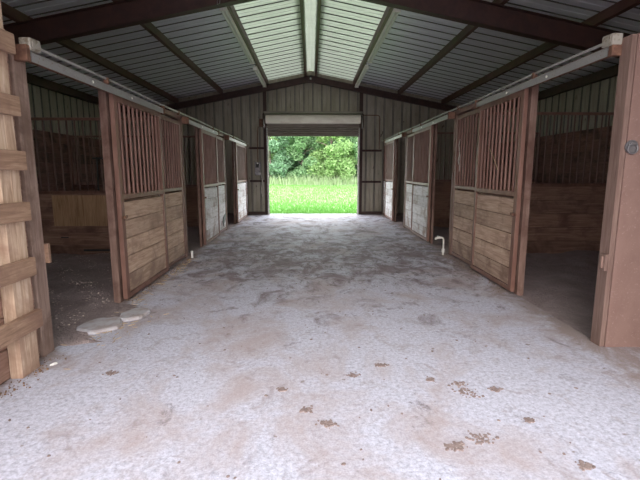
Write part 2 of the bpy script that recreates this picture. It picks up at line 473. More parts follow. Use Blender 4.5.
# rafters (gable shaped I beams)
def rafter(y, bot, depth, fl, label):
    t = thing('roof_rafter', label, 'roof beam', (0, y, bot), 'roof rafters')
    def band(z0, z1, y0, y1):
        X = XO+.02
        pr = [(-X, z0-SL*X), (0, z0), (X, z0-SL*X), (X, z1-SL*X), (0, z1), (-X, z1-SL*X)]
        vs = [(x, y0, z) for x, z in pr] + [(x, y1, z) for x, z in pr]
        return MB().add(vs, [(0,1,4,5),(1,2,3,4),(11,10,7,6),(10,9,8,7),(0,6,7,1),(1,7,8,2),(3,9,10,4),(4,10,11,5),(0,5,11,6),(2,8,9,3)])
    band(bot+.012, bot+depth-.012, y-.006, y+.006).build('web', M['beam'], t)
    band(bot, bot+.012, y-fl/2, y+fl/2).build('flange', M['beam'], t)
    band(bot+depth-.012, bot+depth, y-fl/2, y+fl/2).build('flange', M['beam'], t)
    box((-.10, y-fl/2-.002, bot-.02), (.10, y+fl/2+.002, bot+.0)).build('ridge_plate', M['beam'], t)
    return t
rafter(7.2, 4.30, .34, .15, 'big dark red gable rafter crossing the top of the aisle overhead')
rafter(YB-.08, 4.44, .20, .12, 'dark red gable rafter along the top of the far end wall')

# purlins run the length of the roof
def purlin(x, label):
    z = roofz(x)-.01; h = .15; w = .062; s = 1 if x > 0 else -1
    p = [(x, 0, z-h), (x+s*w, 0, z-h-SL*w), (x+s*w, 0, z-h+.018-SL*w), (x+s*.004, 0, z-h+.004), (x+s*.004, 0, z-.004), (x+s*w, 0, z-.004-SL*w), (x+s*w, 0, z-SL*w), (x, 0, z)]
    o = MB().sweep(p, (0,.55,0), (0,YB+.05,0)).build('roof_purlin', M['purlin'])
    return tag(o, label, 'purlin', 'roof purlins', 'thing')
for x, l in ((-4.45, 'brown roof purlin lowest on the left slope, above the left stalls'),
             (-2.95, 'brown roof purlin between the left strip lights and the stall track'),
             (-1.42, 'brown roof purlin that carries the strip lights left of the ridge'),
             (-.14, 'brown ridge purlin just left of the roof peak'),
             (.14, 'brown ridge purlin just right of the roof peak'),
             (1.42, 'brown roof purlin that carries the strip lights right of the ridge'),
             (2.95, 'brown roof purlin between the right strip lights and the stall track'),
             (4.45, 'brown roof purlin lowest on the right slope, above the right stalls')):
    purlin(x, l)
for s, n in ((-1, 'trim_1'), (1, 'trim_2')):
    struct(box((s*(XO-.10), 1.25, roofz(XO)-.22), (s*XO, YB, roofz(XO)-.03)).build(n, M['beam']))
# tie plates and hanger bolts seen on the big rafter's near side
tag(MB().tube([(-1.42,7.10,4.12),(-1.425,7.09,4.0),(-1.39,7.10,4.02),(-1.38,7.10,4.10)], .006, 6).build('wire_loop', M['iron']), 'thin wire loop hanging from the big rafter left of the ridge', 'wire', None, 'thing')

# ------------------------------------------------------------------ strip lights
def strip_light(x, y0, y1, label):
    zt = roofz(x)-.17; s = -1 if x < 0 else 1
    xc = x + s*.10; zt = roofz(xc)-.155
    t = thing('strip_light', label, 'light fixture', (xc, (y0+y1)/2, zt), 'unlit strip lights under the roof')
    box((xc-.045, y0, zt-.055), (xc+.045, y1, zt)).build('housing', M['fixture'], t, .006)
    for dx in (-.035, .035):
        MB().tube([(xc+dx, y0+.05, zt-.085), (xc+dx, y1-.05, zt-.085)], .018, 10).build('tube', M['tube'], t)
    for y in (y0, y1-.045):
        box((xc-.06, y, zt-.11), (xc+.06, y+.045, zt-.05)).build('lamp_holder', M['fixture'], t, .004)
    for y in (y0+.25, y1-.25):
        box((xc-.02, y-.02, zt-.003), (xc+.02, y+.02, roofz(xc)-.004)).build('hanger', M['iron'], t)
strip_light(-1.42, 8.0, 11.75, 'long unlit white strip light left of the ridge, nearer of the two')
strip_light(-1.42, 12.4, 14.85, 'short unlit white strip light left of the ridge, against the far rafter')
strip_light(1.42, 8.0, 11.6, 'long unlit white strip light right of the ridge, nearer of the two')
strip_light(1.42, 12.2, 14.85, 'short unlit white strip light right of the ridge, against the far rafter')
lb = thing('bare_bulb', 'small bare bulb in a socket at the roof peak by the far wall', 'bulb', (.0, 14.9, 4.56))
MB().tube([(0,14.9,4.62),(0,14.9,4.56)], .03, 10).build('socket', M['dark'], lb)
MB().tube([(0,14.9,4.56),(0,14.9,4.545),(0,14.9,4.52),(0,14.9,4.50),(0,14.9,4.49)], [.018,.022,.034,.028,.008], 12).build('glass_bulb', M['tube'], lb)

# ------------------------------------------------------------------ roll-up door in the far opening
rd = thing('roller_shutter', 'rolled-up metal door above the far doorway onto the pasture', 'roll-up door', (.08, YB, 2.7))
c = MB(); z = 2.70
prof = []
while z < 3.05:
    prof += [(0, YB-.10, z), (0, YB-.13, z+.02), (0, YB-.13, z+.045), (0, YB-.10, z+.065)]; z += .07
pf = prof + [(0, y+.012, zz) for _, y, zz in reversed(prof)]
c.sweep(pf, (DX0+.02,0,0), (DX1-.02,0,0)).build('curtain', M['curtain'], rd)
box((DX0+.02, YB-.14, 2.665), (DX1-.02, YB-.07, 2.70)).build('bottom_bar', M['curtain'], rd, .005)
rr = .145; pts = []
MB().sweep([(0, YB-.24+rr*math.cos(2*math.pi*k/28)*(1 if k % 2 else .955), 3.215+rr*math.sin(2*math.pi*k/28)*(1 if k % 2 else .955)) for k in range(28)], (DX0+.0,0,0), (DX1-.0,0,0)).build('roll', M['hood'], rd)
for x in (DX0-.10, DX1+.07):
    box((x, YB-.34, 2.93), (x+.03, YB-.06, 3.38)).build('end_bracket', M['beam'], rd, .004)
MB().box((DX0-.06, YB-.16, 3.36), (DX1+.06, YB-.04, 3.40)).box((DX0-.06, YB-.40, 3.40), (DX1+.06, YB-.04, 3.45)).build('header_trim', M['curtain'], rd, .004)
for x, s in ((DX0, 1), (DX1, -1)):
    MB().box((x-.005, YB-.12, 0), (x+.005, YB-.01, 2.95)).box((x, YB-.12, 0), (x+s*.05, YB-.11, 2.95)).box((x, YB-.02, 0), (x+s*.05, YB-.01, 2.95)).build('guide_track', M['guide'], rd)
box((DX0-.24, YB-.12, 2.98), (DX0-.11, YB-.02, 3.24)).build('gear_housing', M['rust'], rd, .008)

# conduit on the wall right of the door
cw = thing('wall_conduit', 'thin dark conduit bent over the siding right of the far doorway', 'conduit', (2.33, YB, 2.3))
MB().tube([(1.70,YB+.06,3.385),(2.25,YB+.06,3.385),(2.32,YB+.06,3.37),(2.36,YB+.06,3.32),(2.36,YB+.06,2.25)], .014, 8).build('pipe', M['rust'], cw)
MB().box((1.68,YB+.0,3.33),(1.78,YB+.08,3.43)).build('junction_box', M['iron'], cw, .004)
# switch box with hanging cord left of the door
sb = thing('switch_box', 'dark electrical switch box with hanging cord left of the far doorway', 'switch box', (-1.83, YB, 1.4))
box((-1.93,YB-.06,1.36),(-1.73,YB+.08,1.80)).build('enclosure', M['iron'], sb, .008)
box((-1.885,YB-.075,1.62),(-1.775,YB-.055,1.76)).build('switch_plate', M['dark'], sb, .004)
MB().tube([(-1.83,YB-.062,1.76),(-1.83,YB-.09,1.76)], .026, 10).build('indicator', M['white'], sb)
MB().tube([(-1.83,YB+.04,1.80),(-1.83,YB+.04,2.7),(-1.80,YB+.04,3.0)], .014, 8).build('pipe', M['rust'], sb)
MB().tube([(-1.76,YB-.05,1.55),(-1.70,YB-.10,1.35),(-1.68,YB-.10,1.10),(-1.72,YB-.10,.82),(-1.67,YB-.11,.62),(-1.62,YB-.10,.72),(-1.64,YB-.10,1.02),(-1.69,YB-.09,1.30)], .014, 8).build('cord', M['twine'], sb)

# ------------------------------------------------------------------ stall fronts
def stall_front(s, X, y0, y1, ymid, zt, zm, planks, label_d, label_p, label_k):
    """s: +1 faces +x (left row), -1 faces -x (right row). door y0..ymid hung in front, fixed grill ymid..y1"""
    def bx(d0, d1, ya, yb, za, zb): return ((X+s*d0, ya, za), (X+s*d1, yb, zb))
    side = 'left' if s > 0 else 'right'
    # sliding door
    d = thing('sliding_stall_gate', label_d, 'stall door', (X, (y0+ymid)/2, 0), f'sliding stall doors on the {side} of the aisle')
    f = MB(); a, e = y0, ymid
    f.box(*bx(.0,.05,a,a+.085,.03,zt)); f.box(*bx(.0,.05,e-.07,e,.03,zt))
    f.box(*bx(.002,.048,a+.085,e-.07,zt-.075,zt)); f.box(*bx(.002,.048,a+.085,e-.07,zm-.025,zm+.03)); f.box(*bx(.002,.048,a+.085,e-.07,.03,.085))
    fr = f.build('frame', M['steel'], d, .004)
    p = MB(); n = 5; zz = .09; hh = (zm-.055-.09)/n
    for k in range(n):
        j = random.uniform(-.003,.003)
        p.box(*bx(.008+j,.036+j,a+.088,e-.073,zz+.003,zz+hh-.004)); zz += hh
    p.build('plank_panel', planks, d, .004)
    nb = 10
    for k in range(nb):
        y = a+.085+(e-a-.155)*(k+.75)/(nb+.5)
        MB().tube([(X+s*.025,y,zm+.028),(X+s*.025,y,zt-.07)], .0165, 8, False).build('bar', M['bar'], d)
    for y in (a+.12, e-.12):
        w = MB(); w.box(*bx(.008,.016,y-.02,y+.02,zt-.01,zt+.075)); w.build('roller_hanger', M['rust'], fr)
    l = MB(); l.box(*bx(.05,.062,a-.02,a+.13,.955,.985)); l.box(*bx(.05,.085,a+.03,a+.05,.955,.985)); l.build('latch', M['rust'], d, .003)
    # fixed panel
    q = thing('stall_grille', label_p, 'stall panel', (X, (ymid+y1)/2, 0), f'fixed stall panels on the {side} of the aisle')
    f = MB(); c0, c1 = -.075, -.03
    f.box(*bx(c0,c1,y1-.06,y1,.02,zt)); f.box(*bx(c0,c1,ymid-.03,ymid+.03,.02,zt)); f.box(*bx(c0,c1,y0+.11,y0+.16,.02,zt))
    for za, zb in ((zt-.06,zt),(zm-.02,zm+.03),(.02,.07)):
        f.box(*bx(c0+.002,c1-.002,y0+.13,y1-.06,za,zb))
    f.build('frame', M['steel'], q, .004)
    p = MB(); zz = .075; hh = (zm-.045-.075)/n
    for k in range(n):
        j = random.uniform(-.003,.003)
        p.box(*bx(-.066+j,-.036+j,y0+.16,y1-.06,zz+.003,zz+hh-.004)); zz += hh
    p.build('plank_panel', planks, q, .004)
    nb = max(4, int((y1-ymid)/.125))
    for k in range(nb):
        y = ymid+.02+(y1-.06-ymid-.02)*(k+.6)/(nb+.2)
        MB().tube([(X+s*-.052,y,zm+.028),(X+s*-.052,y,zt-.055)], .0165, 8, False).build('bar', M['bar'], q)
    # track above
    k = thing('door_track', label_k, 'door track', (X, y0, zt), f'door tracks on the {side} of the aisle')
    return d, q, k

def post(X, s, y, w, h, label, dep=.10, m='post'):
    o = box((X-s*(.02+dep), y-w/2, -.03), (X-s*.02, y+w/2, h)).build('stall_post', M[m], None, .006, (X, y, 0))
    return tag(o, label, 'post', 'stall posts', 'thing')

ORD = ['nearest', 'middle', 'farthest']
WHERE_D = {(1,0): 'sliding stall door beside the open left stall, tan planks under brown bars',
           (1,1): 'second sliding stall door along the left row, bleached planks under dark bars',
           (1,2): 'sliding stall door at the far end of the left row, by the switch box wall',
           (-1,0): 'sliding stall door beside the open right stall, mud-stained planks under brown bars',
           (-1,1): 'second sliding stall door along the right row, just past the white water pipe, bleached planks',
           (-1,2): 'sliding stall door at the far end of the right row, bleached planks'}
WHERE_P = {(1,0): 'fixed barred panel behind the tan-planked front stall door on the left',
           (1,1): 'fixed barred panel in the middle of the left row, torn bleached planks',
           (1,2): 'narrow fixed barred panel ending the left row at the far wall',
           (-1,0): 'fixed barred panel behind the mud-stained front stall door on the right, twine on its bars',
           (-1,1): 'fixed barred panel in the middle of the right row, bleached planks',
           (-1,2): 'narrow fixed barred panel ending the right row at the far wall'}
def track(k, s, X, ya, yb, zt):
    def bx(d0, d1, a, b_, za, zb): return ((X+s*d0, a, za), (X+s*d1, b_, zb))
    # box rail with a folded front cover
    pr = [(X+s*-.02,0,zt+.06),(X+s*.075,0,zt+.055),(X+s*.085,0,zt+.045),(X+s*.085,0,zt-.022),(X+s*.080,0,zt-.022),(X+s*.078,0,zt+.040),(X+s*-.02,0,zt+.052)]
    MB().sweep(pr, (0,ya,0), (0,yb,0)).build('cover', M['track'], k); cov = k.children[0] if k.children else [o for o in bpy.data.objects if o.parent == k][0]
    r = MB(); r.box(*bx(-.02,.02,ya-.06,yb+.03,zt+.0,zt+.05)); r.build('rail', M['rust'], k, .004)
    for y in (ya+.9, ya+1.8):
        h = MB(); h.tube([(X+s*.085,y,zt+.012),(X+s*.093,y,zt+.012)], .013, 8); h.build('bolt', M['fixture'], cov)
    for y in (ya-.07, yb+.0):
        h = MB(); h.box(*bx(-.09,.095,y,y+.045,zt-.03,zt+.085)); h.build('end_bracket', M['rust'], k, .005)

LEFT = [(4.80,7.42,6.26),(8.52,11.05,9.88),(12.38,14.98,14.15)]
RIGHT = [(5.02,7.55,6.36),(8.84,11.40,10.33),(12.75,15.0,14.12)]
WHERE_K = {(1,0): 'grey metal door track on the left nearest the ladder', (1,1): 'grey metal door track in the middle of the left row', (1,2): 'grey metal door track at the far end of the left row',
           (-1,0): 'grey metal door track on the right next to the brown plywood panel', (-1,1): 'grey metal door track in the middle of the right row', (-1,2): 'grey metal door track at the far end of the right row'}
for s, X, rows, zt, zm in ((1, XL, LEFT, 2.30, 1.19), (-1, XR, RIGHT, 2.41, 1.21)):
    for i, (y0, y1, ym) in enumerate(rows):
        pl = M['bleached'] if i else (M['plank'] if s > 0 else M['plank_dirty'])
        d, q, k = stall_front(s, X, y0, y1, ym, zt, zm, pl, WHERE_D[s,i], WHERE_P[s,i], WHERE_K[s,i])
        ya = (3.40 if s > 0 else 3.60) if i == 0 else rows[i-1][1]+.14
        track(k, s, X, ya, min(ym+.02, YB-.2), zt)
side = {1: 'left', -1: 'right'}
for s, X, rows, zt in ((1, XL, LEFT, 2.30), (-1, XR, RIGHT, 2.41)):
    n = ['front', 'middle', 'farthest']
    for i, (y0, y1, ym) in enumerate(rows):
        post(X, s, y0+.02, .09, zt+.03, f'red-brown post behind the leading edge of the {n[i]} sliding stall door on the {side[s]}', .08 if i == 0 else .05)
        if i < 2: post(X, s, y1+.06, .10, zt+.10, f'red-brown post at the far end of the {n[i]} fixed stall panel on the {side[s]}')
        # header over the opening and the fixed panel
        ya = (3.35 if s > 0 else 3.56) if i == 0 else rows[i-1][1]+.11
        yb = y1+.01 if i < 2 else YB-.02
        h = box((X-s*.02, ya, zt+.035), (X-s*.10, yb, zt+.10)).build('stall_header', M['steel'], None, .004, (X, ya, zt))
        tag(h, f'red-brown header rail over the {n[i]} stall on the {side[s]}', 'header rail', 'stall header rails', 'thing')

# black torn notch board on the second left panel
tag(MB().add([(XL-.026,10.62,.36),(XL-.026,10.95,.44),(XL-.026,10.90,.30),(XL-.026,10.72,.22),(XL-.026,10.66,.12),(XL-.026,10.56,.24),
              (XL-.012,10.62,.36),(XL-.012,10.95,.44),(XL-.012,10.90,.30),(XL-.012,10.72,.22),(XL-.012,10.66,.12),(XL-.012,10.56,.24)],
             [(0,1,2,3,4,5),(11,10,9,8,7,6)]+[(i,(i+1)%6,6+(i+1)%6,6+i) for i in range(6)]).build('rubber_flap', M['dark']),
    'torn black flap low on the bleached planks of the second left stall', 'flap', None, 'thing')

# conduits along the tops of both rows, each ending in a weathered box near the camera
for s, X, z, yb, lab in ((1, XL+.02, 2.40, 3.42, 'grey conduit with a weathered box above the left stall track'),
                         (-1, XR-.02, 2.505, 3.58, 'grey conduit with a rust-spotted box above the right stall track')):
    k = thing('conduit_run', lab, 'conduit', (X, yb, z), 'conduits above the stall tracks')
    pts = []
    y = yb+.1
    while y < 14.9:
        pts.append((X+s*.05, y, z+.006*math.sin(y*1.7))); y += .4
    MB().tube(pts, .014, 8).build('pipe', M['conduit'], k)
    jb = box((X+s*.0, yb-.055, z-.045), (X+s*.085, yb+.075, z+.045), rot=Matrix.Rotation(.05, 3, 'X')).build('junction_box', M['boxgrey'], k, .01)
    box((X+s*.087, yb-.04, z-.032), (X+s*.093, yb+.06, z+.032), rot=Matrix.Rotation(.05, 3, 'X')).build('cover_plate', M['boxgrey'], jb, .004)
    for j in range(5):
        yy = yb+1.2+j*2.4
        if yy < 14.8: box((X+s*.03, yy-.02, z-.045), (X+s*.07, yy+.02, z+.018)).build('clip', M['rust'], k)

# ------------------------------------------------------------------ partitions between stalls
def partition(s, X, y, zt, zb, label, patch=False, xo=XO-.05):
    t = thing('stall_partition', label, 'partition', ((X-s*1.9), y, 0), 'partitions between stalls')
    x0, x1 = X-s*.14, -s*xo
    def bx(xa, xb, d0, d1, za, zb_): return ((xa, y+d0, za), (xb, y+d1, zb_))
    f = MB()
    f.box(*bx(x0,x1,-.02,.03,zt-.045,zt)); f.box(*bx(x0,x1,-.02,.03,zb,zb+.05))
    for xx in (x0, x1+s*.05): f.box(*bx(xx, xx-s*.05, -.02,.03,0,zt))
    f.build('frame', M['steel'], t, .004)
    n = 28
    for k in range(n):
        xx = x0 + (x1-x0)*(k+.7)/(n+.4)
        MB().tube([(xx,y+.005,zb+.045),(xx,y+.005,zt-.04)], .013, 8, False).build('bar', M['bar_dark'], t)
    p = MB(); z = -.02; hh = (zb+.02-.004)/5
    for k in range(5):
        p.box((x0-s*.05, y-.03+random.uniform(-.004,.004), z+.003), (x1+s*.05, y+.012, z+hh+.001)); z += hh
    p.build('plank_panel', M['partition'], t, .004)
    if patch:
        o = box((-4.44,y-.046,.545),(-3.40,y-.031,1.075)).build('plywood_patch', M['ply'], t, .003)
        o['label'] = 'pale swirly plywood patch'
        g = MB(); g.box((-3.98,y-.036,.10),(-3.45,y-.0305,.135)).box((-3.2,y-.036,.11),(-2.9,y-.0305,.14)).box((-4.35,y-.036,.335),(-4.22,y-.0305,.352))
        g.build('board_gap', M['dark'], t)
    return t
partition(1, XL, 7.52, 2.37, 1.10, 'barred partition at the back of the front left stall, plywood patch on its boards', True)
partition(1, XL, 11.14, 2.37, 1.10, 'barred partition at the back of the second left stall')
partition(-1, XR, 7.68, 2.50, 1.22, 'barred partition at the back of the front right stall, dark horizontal boards')
partition(-1, XR, 11.52, 2.50, 1.22, 'barred partition at the back of the second right stall')

# dark forked rack hung on the left partition grill
rk = thing('hay_rack', 'small dark iron rack hooked on the bars of the left stall partition', 'rack', (-3.35, 7.42, 1.2))
for i in range(4):
    x = -3.62+.17*i
    MB().tube([(x,7.475,1.72),(x,7.46,1.45),(x,7.44,1.20),(x+.03,7.39,1.17)], .014, 8).build('prong', M['dark'], rk)
MB().tube([(-3.70,7.475,1.70),(-3.02,7.475,1.70)], .014, 8).build('cross_bar', M['dark'], rk)

# ------------------------------------------------------------------ ladder wall, left front
w = MB(); z = .0
for k in range(11):
    hh = .225
    w.box((XL-.06, .32, z+.003), (XL-.02, 3.30, z+hh-.003)); z += hh
struct(w.build('wall_front', M['wallboard'], None, .005))
post(XL+.02, 1, 3.385, .15, 2.36, 'reddish weathered post between the ladder and the open front left stall', .13, 'post_pale')
kp = thing('latch_keeper', 'small worn wooden latch block on the post beside the ladder', 'latch block', (XL, 3.46, .8), 'latch keepers')
box((XL-.03,3.455,.74),(XL+.03,3.49,.90)).build('block', M['rung'], kp, .005)
ld = thing('loft_ladder', 'pale timber ladder with nailed board rungs fixed to the left wall', 'ladder', (XL+.06, 2.75, 0))
RX = XL-.015
for ya, yb in ((3.045,3.14),(2.945,3.043),(2.31,2.41),(2.21,2.308)):
    box((RX, ya, .0), (RX+.09, yb, 3.35), jit=.003).build('rail', M['rail'], ld, .005)
for i, zc in enumerate((.390,.787,1.198,1.553,1.915,2.33,2.74)):
    a = random.uniform(-.018,.018)
    box((RX+.091, 2.18, zc-.068), (RX+.132, 3.165+random.uniform(-.01,.015), zc+.068), rot=Matrix.Rotation(a, 3, 'X')).build('rung', M['rung'], ld, .006)

# ------------------------------------------------------------------ brown plywood end panel, right front
pe = thing('plywood_partition', 'brown painted plywood end panel in front of the right stalls, iron ring on it', 'wall panel', (XR, 3.46, 0))
box((XR+.024, 3.42, -.01), (XO-.02, 3.455, 2.515)).build('sheet', M['panel'], pe, .003)
box((XR-.02, 3.425, .0), (XR+.022, 3.55, 2.51)).build('edge_trim', M['trimwood'], pe, .005)
MB().box((XR-.045,3.43,.66),(XR-.02,3.50,.80)).box((XR-.06,3.45,.68),(XR-.045,3.475,.78)).build('latch_keeper', M['trimwood'], pe, .003)
rg = thing('tie_ring', 'round grey iron tie ring on the brown plywood end panel', 'tie ring', (2.55, 3.42, 1.667))
MB().tube([(2.528,3.42,1.667),(2.528,3.408,1.667)], .052, 24).build('plate', M['iron'], rg)
MB().tube([(2.528+.038*math.cos(t*math.pi/12),3.396,1.652+.038*math.sin(t*math.pi/12)) for t in range(25)], .008, 8).build('ring', M['iron'], rg)
box((2.507,3.388,1.678),(2.549,3.409,1.70)).build('staple', M['iron'], rg, .003)

# ------------------------------------------------------------------ small things along the aisle
hy = thing('water_pipe', 'white plastic water pipe with a tap beside the front right stall panel', 'water pipe', (2.36, 7.53, 0))
MB().tube([(2.36,7.53,-.02),(2.36,7.53,.27),(2.355,7.53,.30),(2.33,7.53,.315),(2.27,7.53,.315)], .018, 10).build('pipe', M['white'], hy)
MB().tube([(2.30,7.53,.315),(2.235,7.53,.312),(2.205,7.53,.29)], [.026,.024,.016], 10).build('tap', M['white'], hy)
tap = [o for o in bpy.data.objects if o.parent == hy and o.name.startswith('tap')][0]
MB().tube([(2.26,7.50,.345),(2.26,7.56,.345)], .01, 8).tube([(2.26,7.53,.315),(2.26,7.53,.345)], .009, 8).build('tap_handle', M['iron'], tap)
MB().tube([(2.36,7.53,.05),(2.36,7.53,.11)], .030, 10).tube([(2.36,7.53,.10),(2.385,7.53,.10)], .014, 8).build('coupling', M['white'], hy)
ps = MB().tube([(-2.06,7.35,-.02),(-2.06,7.35,.125)], .022, 12).build('pipe_stub', M['white'], None, 0, (-2.06,7.35,0))
tag(ps, 'short white pipe stub standing at the foot of the front left stall panel', 'pipe', None, 'thing')
tw = MB()
tw.tube([(2.525,7.40,2.02),(2.505,7.39,1.92),(2.515,7.36,1.80),(2.505,7.34,1.68),(2.51,7.37,1.60),(2.505,7.40,1.66),(2.51,7.37,1.74),(2.50,7.33,1.82),(2.505,7.30,1.72),(2.50,7.28,1.58),(2.505,7.31,1.48)], .006, 6)
tag(tw.build('baling_twine', M['twine'], None, 0, (2.47,7.36,1.7)), 'loops of pale baling twine hung on the bars of the front right fixed panel', 'twine', None, 'thing')
st = MB().tube([(2.43,5.62,1.50),(2.425,5.72,1.62),(2.43,5.85,1.72),(2.432,5.95,1.80)], .004, 5).build('hay_stalk', M['straw'], None, 0, (2.43,5.7,1.6))
tag(st, 'single pale hay stalk caught across the bars of the front right stall door', 'hay stalk', None, 'thing')

# stall dirt trodden out over the edge of the slab
b = MB(); nx, ny = 16, 44; vs = []
for j in range(ny+1):
    y = 3.52+1.22*j/ny
    wdt = .24+.09*math.sin(j*.55)+.05*math.sin(j*1.7+1)+.03*math.sin(j*3.1); wdt *= min(1, j/5+.25, (ny-j)/5+.3)
    for i in range(nx+1):
        q = i/nx; x = XL-.20+(.20+wdt)*q
        edge = min(1, (1-q)*4, j/3, (ny-j)/3)
        vs.append((x, y, -.004+.018*max(0, edge)+.003*math.sin(x*60+y*41)*max(0, edge)))
b.add(vs, [(j*(nx+1)+i, j*(nx+1)+i+1, (j+1)*(nx+1)+i+1, (j+1)*(nx+1)+i) for j in range(ny) for i in range(nx)], True)
tag(b.build('dirt', M['soil']), 'brown stall dirt trodden out over the slab at the open left stall', 'dirt', None, 'stuff')
# broken concrete pads at the left stall doorway
def pad(cx, cy, rx, ry, label):
    n = 22; vs = []; ph = random.random()*6
    rad = [1+.13*math.sin(2*t+ph)+.07*math.sin(5*t+ph*2)+random.uniform(-.04,.04) for t in [2*math.pi*k/n for k in range(n)]]
    for z, q in ((-.02,1.0),(.022,1.0),(.034,.9)):
        vs += [(cx+rx*q*rad[k]*math.cos(2*math.pi*k/n), cy+ry*q*rad[k]*math.sin(2*math.pi*k/n), z) for k in range(n)]
    fs = [(l*n+k, l*n+(k+1)%n, (l+1)*n+(k+1)%n, (l+1)*n+k) for l in range(2) for k in range(n)] + [tuple(range(2*n,3*n)), tuple(reversed(range(n)))]
    o = MB().add(vs, fs).build('concrete_fragment', M['pad'], None, 0, (cx,cy,0))
    return tag(o, label, 'concrete piece', 'broken concrete at the left stall doorway', 'thing')
pad(-2.02, 4.00, .17, .22, 'flat broken concrete piece in the left stall doorway, nearer of two')
pad(-1.83, 4.32, .14, .17, 'flat broken concrete piece below the left stall door post, farther of two')

def scatter(name, mt, n, region, size, label, cat, flat=.15, long=1.0, z=0.0):
    b = MB()
    for _ in range(n):
        p = region()
        if p is None: continue
        x, y, zz = p; a = random.random()*math.pi; l = random.uniform(*size); wd = l*random.uniform(.5,1)/long
        ca, sa = math.cos(a), math.sin(a); h = max(.003, wd*flat)
        k = 4 if long > 3 else 6
        ring = []
        for q in range(k):
            t = 2*math.pi*q/k + .4; r = random.uniform(.75,1.1)
            ux, uy = l*.5*r*math.cos(t), wd*.5*r*math.sin(t)
            ring.append((ux*ca-uy*sa, ux*sa+uy*ca))
        tl = random.uniform(-.4,.4)*h
        vs = [(x+u, y+v, zz-.002) for u, v in ring] + [(x+u*.75, y+v*.75, zz+h+tl) for u, v in ring]
        b.add(vs, [tuple(range(k,2*k))]+[(i,(i+1)%k,k+(i+1)%k,k+i) for i in range(k)])
    o = b.build(name, mt)
    return tag(o, label, cat, None, 'stuff')
R = random
def dz(x, y): return .045+.03*math.sin(x*2.1+y*1.3)+.022*math.sin(x*5.3-y*4.1)+.012*math.sin(x*11+y*9.7)-.012
def in_left():
    x = R.uniform(-5.9, XL-.05); y = R.uniform(3.2, 7.45)
    e = min(1, abs(x-XL)/.5)
    return x, y, -.012+e*(dz(x,y)+.012)
scatter('bedding_chips', M['chips'], 3000, in_left, (.008,.028), 'wood chip bedding strewn over the dirt of the front left stall', 'bedding', .2)
def door_straw():
    if R.random() < .55:
        return R.gauss(-1.98,.16), R.gauss(4.05,.25), .003
    y = R.uniform(4.6,7.4); return XL+.06+abs(R.gauss(0,.09)), y, .003
scatter('straw', M['straw'], 260, door_straw, (.03,.10), 'loose straw along the foot of the front left stall door', 'straw', .3, 9)
SP = [(1.05,2.68,.10),(1.03,2.80,.06),(.93,2.17,.10),(.77,2.11,.07),(.10,2.34,.06),(1.39,1.94,.06),(-.04,2.49,.05),(.85,2.87,.05),(.53,3.11,.05),(-1.49,3.02,.06),(1.25,2.72,.05),(1.3,2.35,.04),(.3,2.95,.05),(-.2,2.75,.04)]
def mudp():
    if R.random() < .74:
        c = R.choice(SP); return R.gauss(c[0], c[2]*.40), R.gauss(c[1], c[2]*.30), .0015
    return R.uniform(-1.9,2.3), R.uniform(1.7,8), .0015
scatter('mud_flakes', M['mud'], 900, mudp, (.008,.034), 'dried brown mud flakes scattered over the pale concrete aisle', 'mud flakes', .10)
def edge_debris():
    if R.random() < .5: return XL+.03+abs(R.gauss(0,.05)), R.uniform(4.8,7.6), .003
    if R.random() < .5: return R.gauss(-2.06,.05), R.uniform(2.6,3.35), .003
    return XR-.03-abs(R.gauss(0,.05)), R.uniform(5,7.6), .003
scatter('dirt_crumbs', M['leaf_litter'], 420, edge_debris, (.006,.018), 'dark dirt crumbs lying along the feet of the stall fronts', 'dirt', .5)
wc = MB(); 
wc.add([(-2.01,3.15,0),(-1.985,3.16,0),(-1.97,3.19,0),(-1.99,3.19,0),(-2.007,3.153,.012),(-1.987,3.163,.018),(-1.973,3.187,.012),(-1.99,3.187,.015)],[(4,5,6,7),(0,1,5,4),(1,2,6,5),(2,3,7,6),(3,0,4,7)])
tag(wc.build('paper_scrap', M['white'], None, 0, (-1.99,3.17,0)), 'small crumpled white scrap at the foot of the ladder', 'scrap', None, 'thing')

# ------------------------------------------------------------------ the pasture and trees beyond
g = MB(); nx, ny = 30, 50; vs = []
for j in range(ny+1):
    for i in range(nx+1):
        x = -45+90*i/nx; y = YB+.25+90*(j/ny)**1.5
        vs.append((x, y, -.06+.06*math.sin(x*.35+y*.2)*min(1,(y-YB)/8)))
g.add(vs, [(j*(nx+1)+i, j*(nx+1)+i+1, (j+1)*(nx+1)+i+1, (j+1)*(nx+1)+i) for j in range(ny) for i in range(nx)], True)
struct(g.build('field', M['field']))
def blades(name, mt, n, region, hh, ww, label, cat, pw=1.0):
    b = MB(); vs = []; fs = []
    for _ in range(n):
        x, y = region(); h = hh[0]+(hh[1]-hh[0])*R.random()**pw; wd = R.uniform(*ww); a = R.random()*math.pi
        z = -.075+.06*math.sin(x*.35+y*.2)*min(1,(y-YB)/8)
        dx, dy = math.cos(a)*wd, math.sin(a)*wd; lx, ly = R.uniform(-.35,.35)*h, R.uniform(-.35,.35)*h
        k = len(vs)
        vs += [(x-dx,y-dy,z),(x+dx,y+dy,z),(x+lx*.4+dx*.7,y+ly*.4+dy*.7,z+h*.6),(x+lx,y+ly,z+h),(x+lx*.4-dx*.7,y+ly*.4-dy*.7,z+h*.6)]
        fs.append((k,k+1,k+2,k+3,k+4))
    b.add(vs, fs)
    return tag(b.build(name, mt), label, cat, None, 'stuff')
def near_grass():
    y = YB+.35+36*R.random()**1.5
    return R.uniform(-1,1)*(3.5+.22*(y-YB)), y
blades('grass', M['blade'], 26000, near_grass, (.05,.15), (.008,.028), 'short bright green pasture grass beyond the far doorway', 'grass')
blades('tall_weeds', M['weed'], 9000, lambda: (R.uniform(-16,16), 53+R.gauss(0,1.2)), (.15,1.45), (.015,.05), 'tall pale seeding weeds along the far edge of the pasture', 'weeds', 2.6)

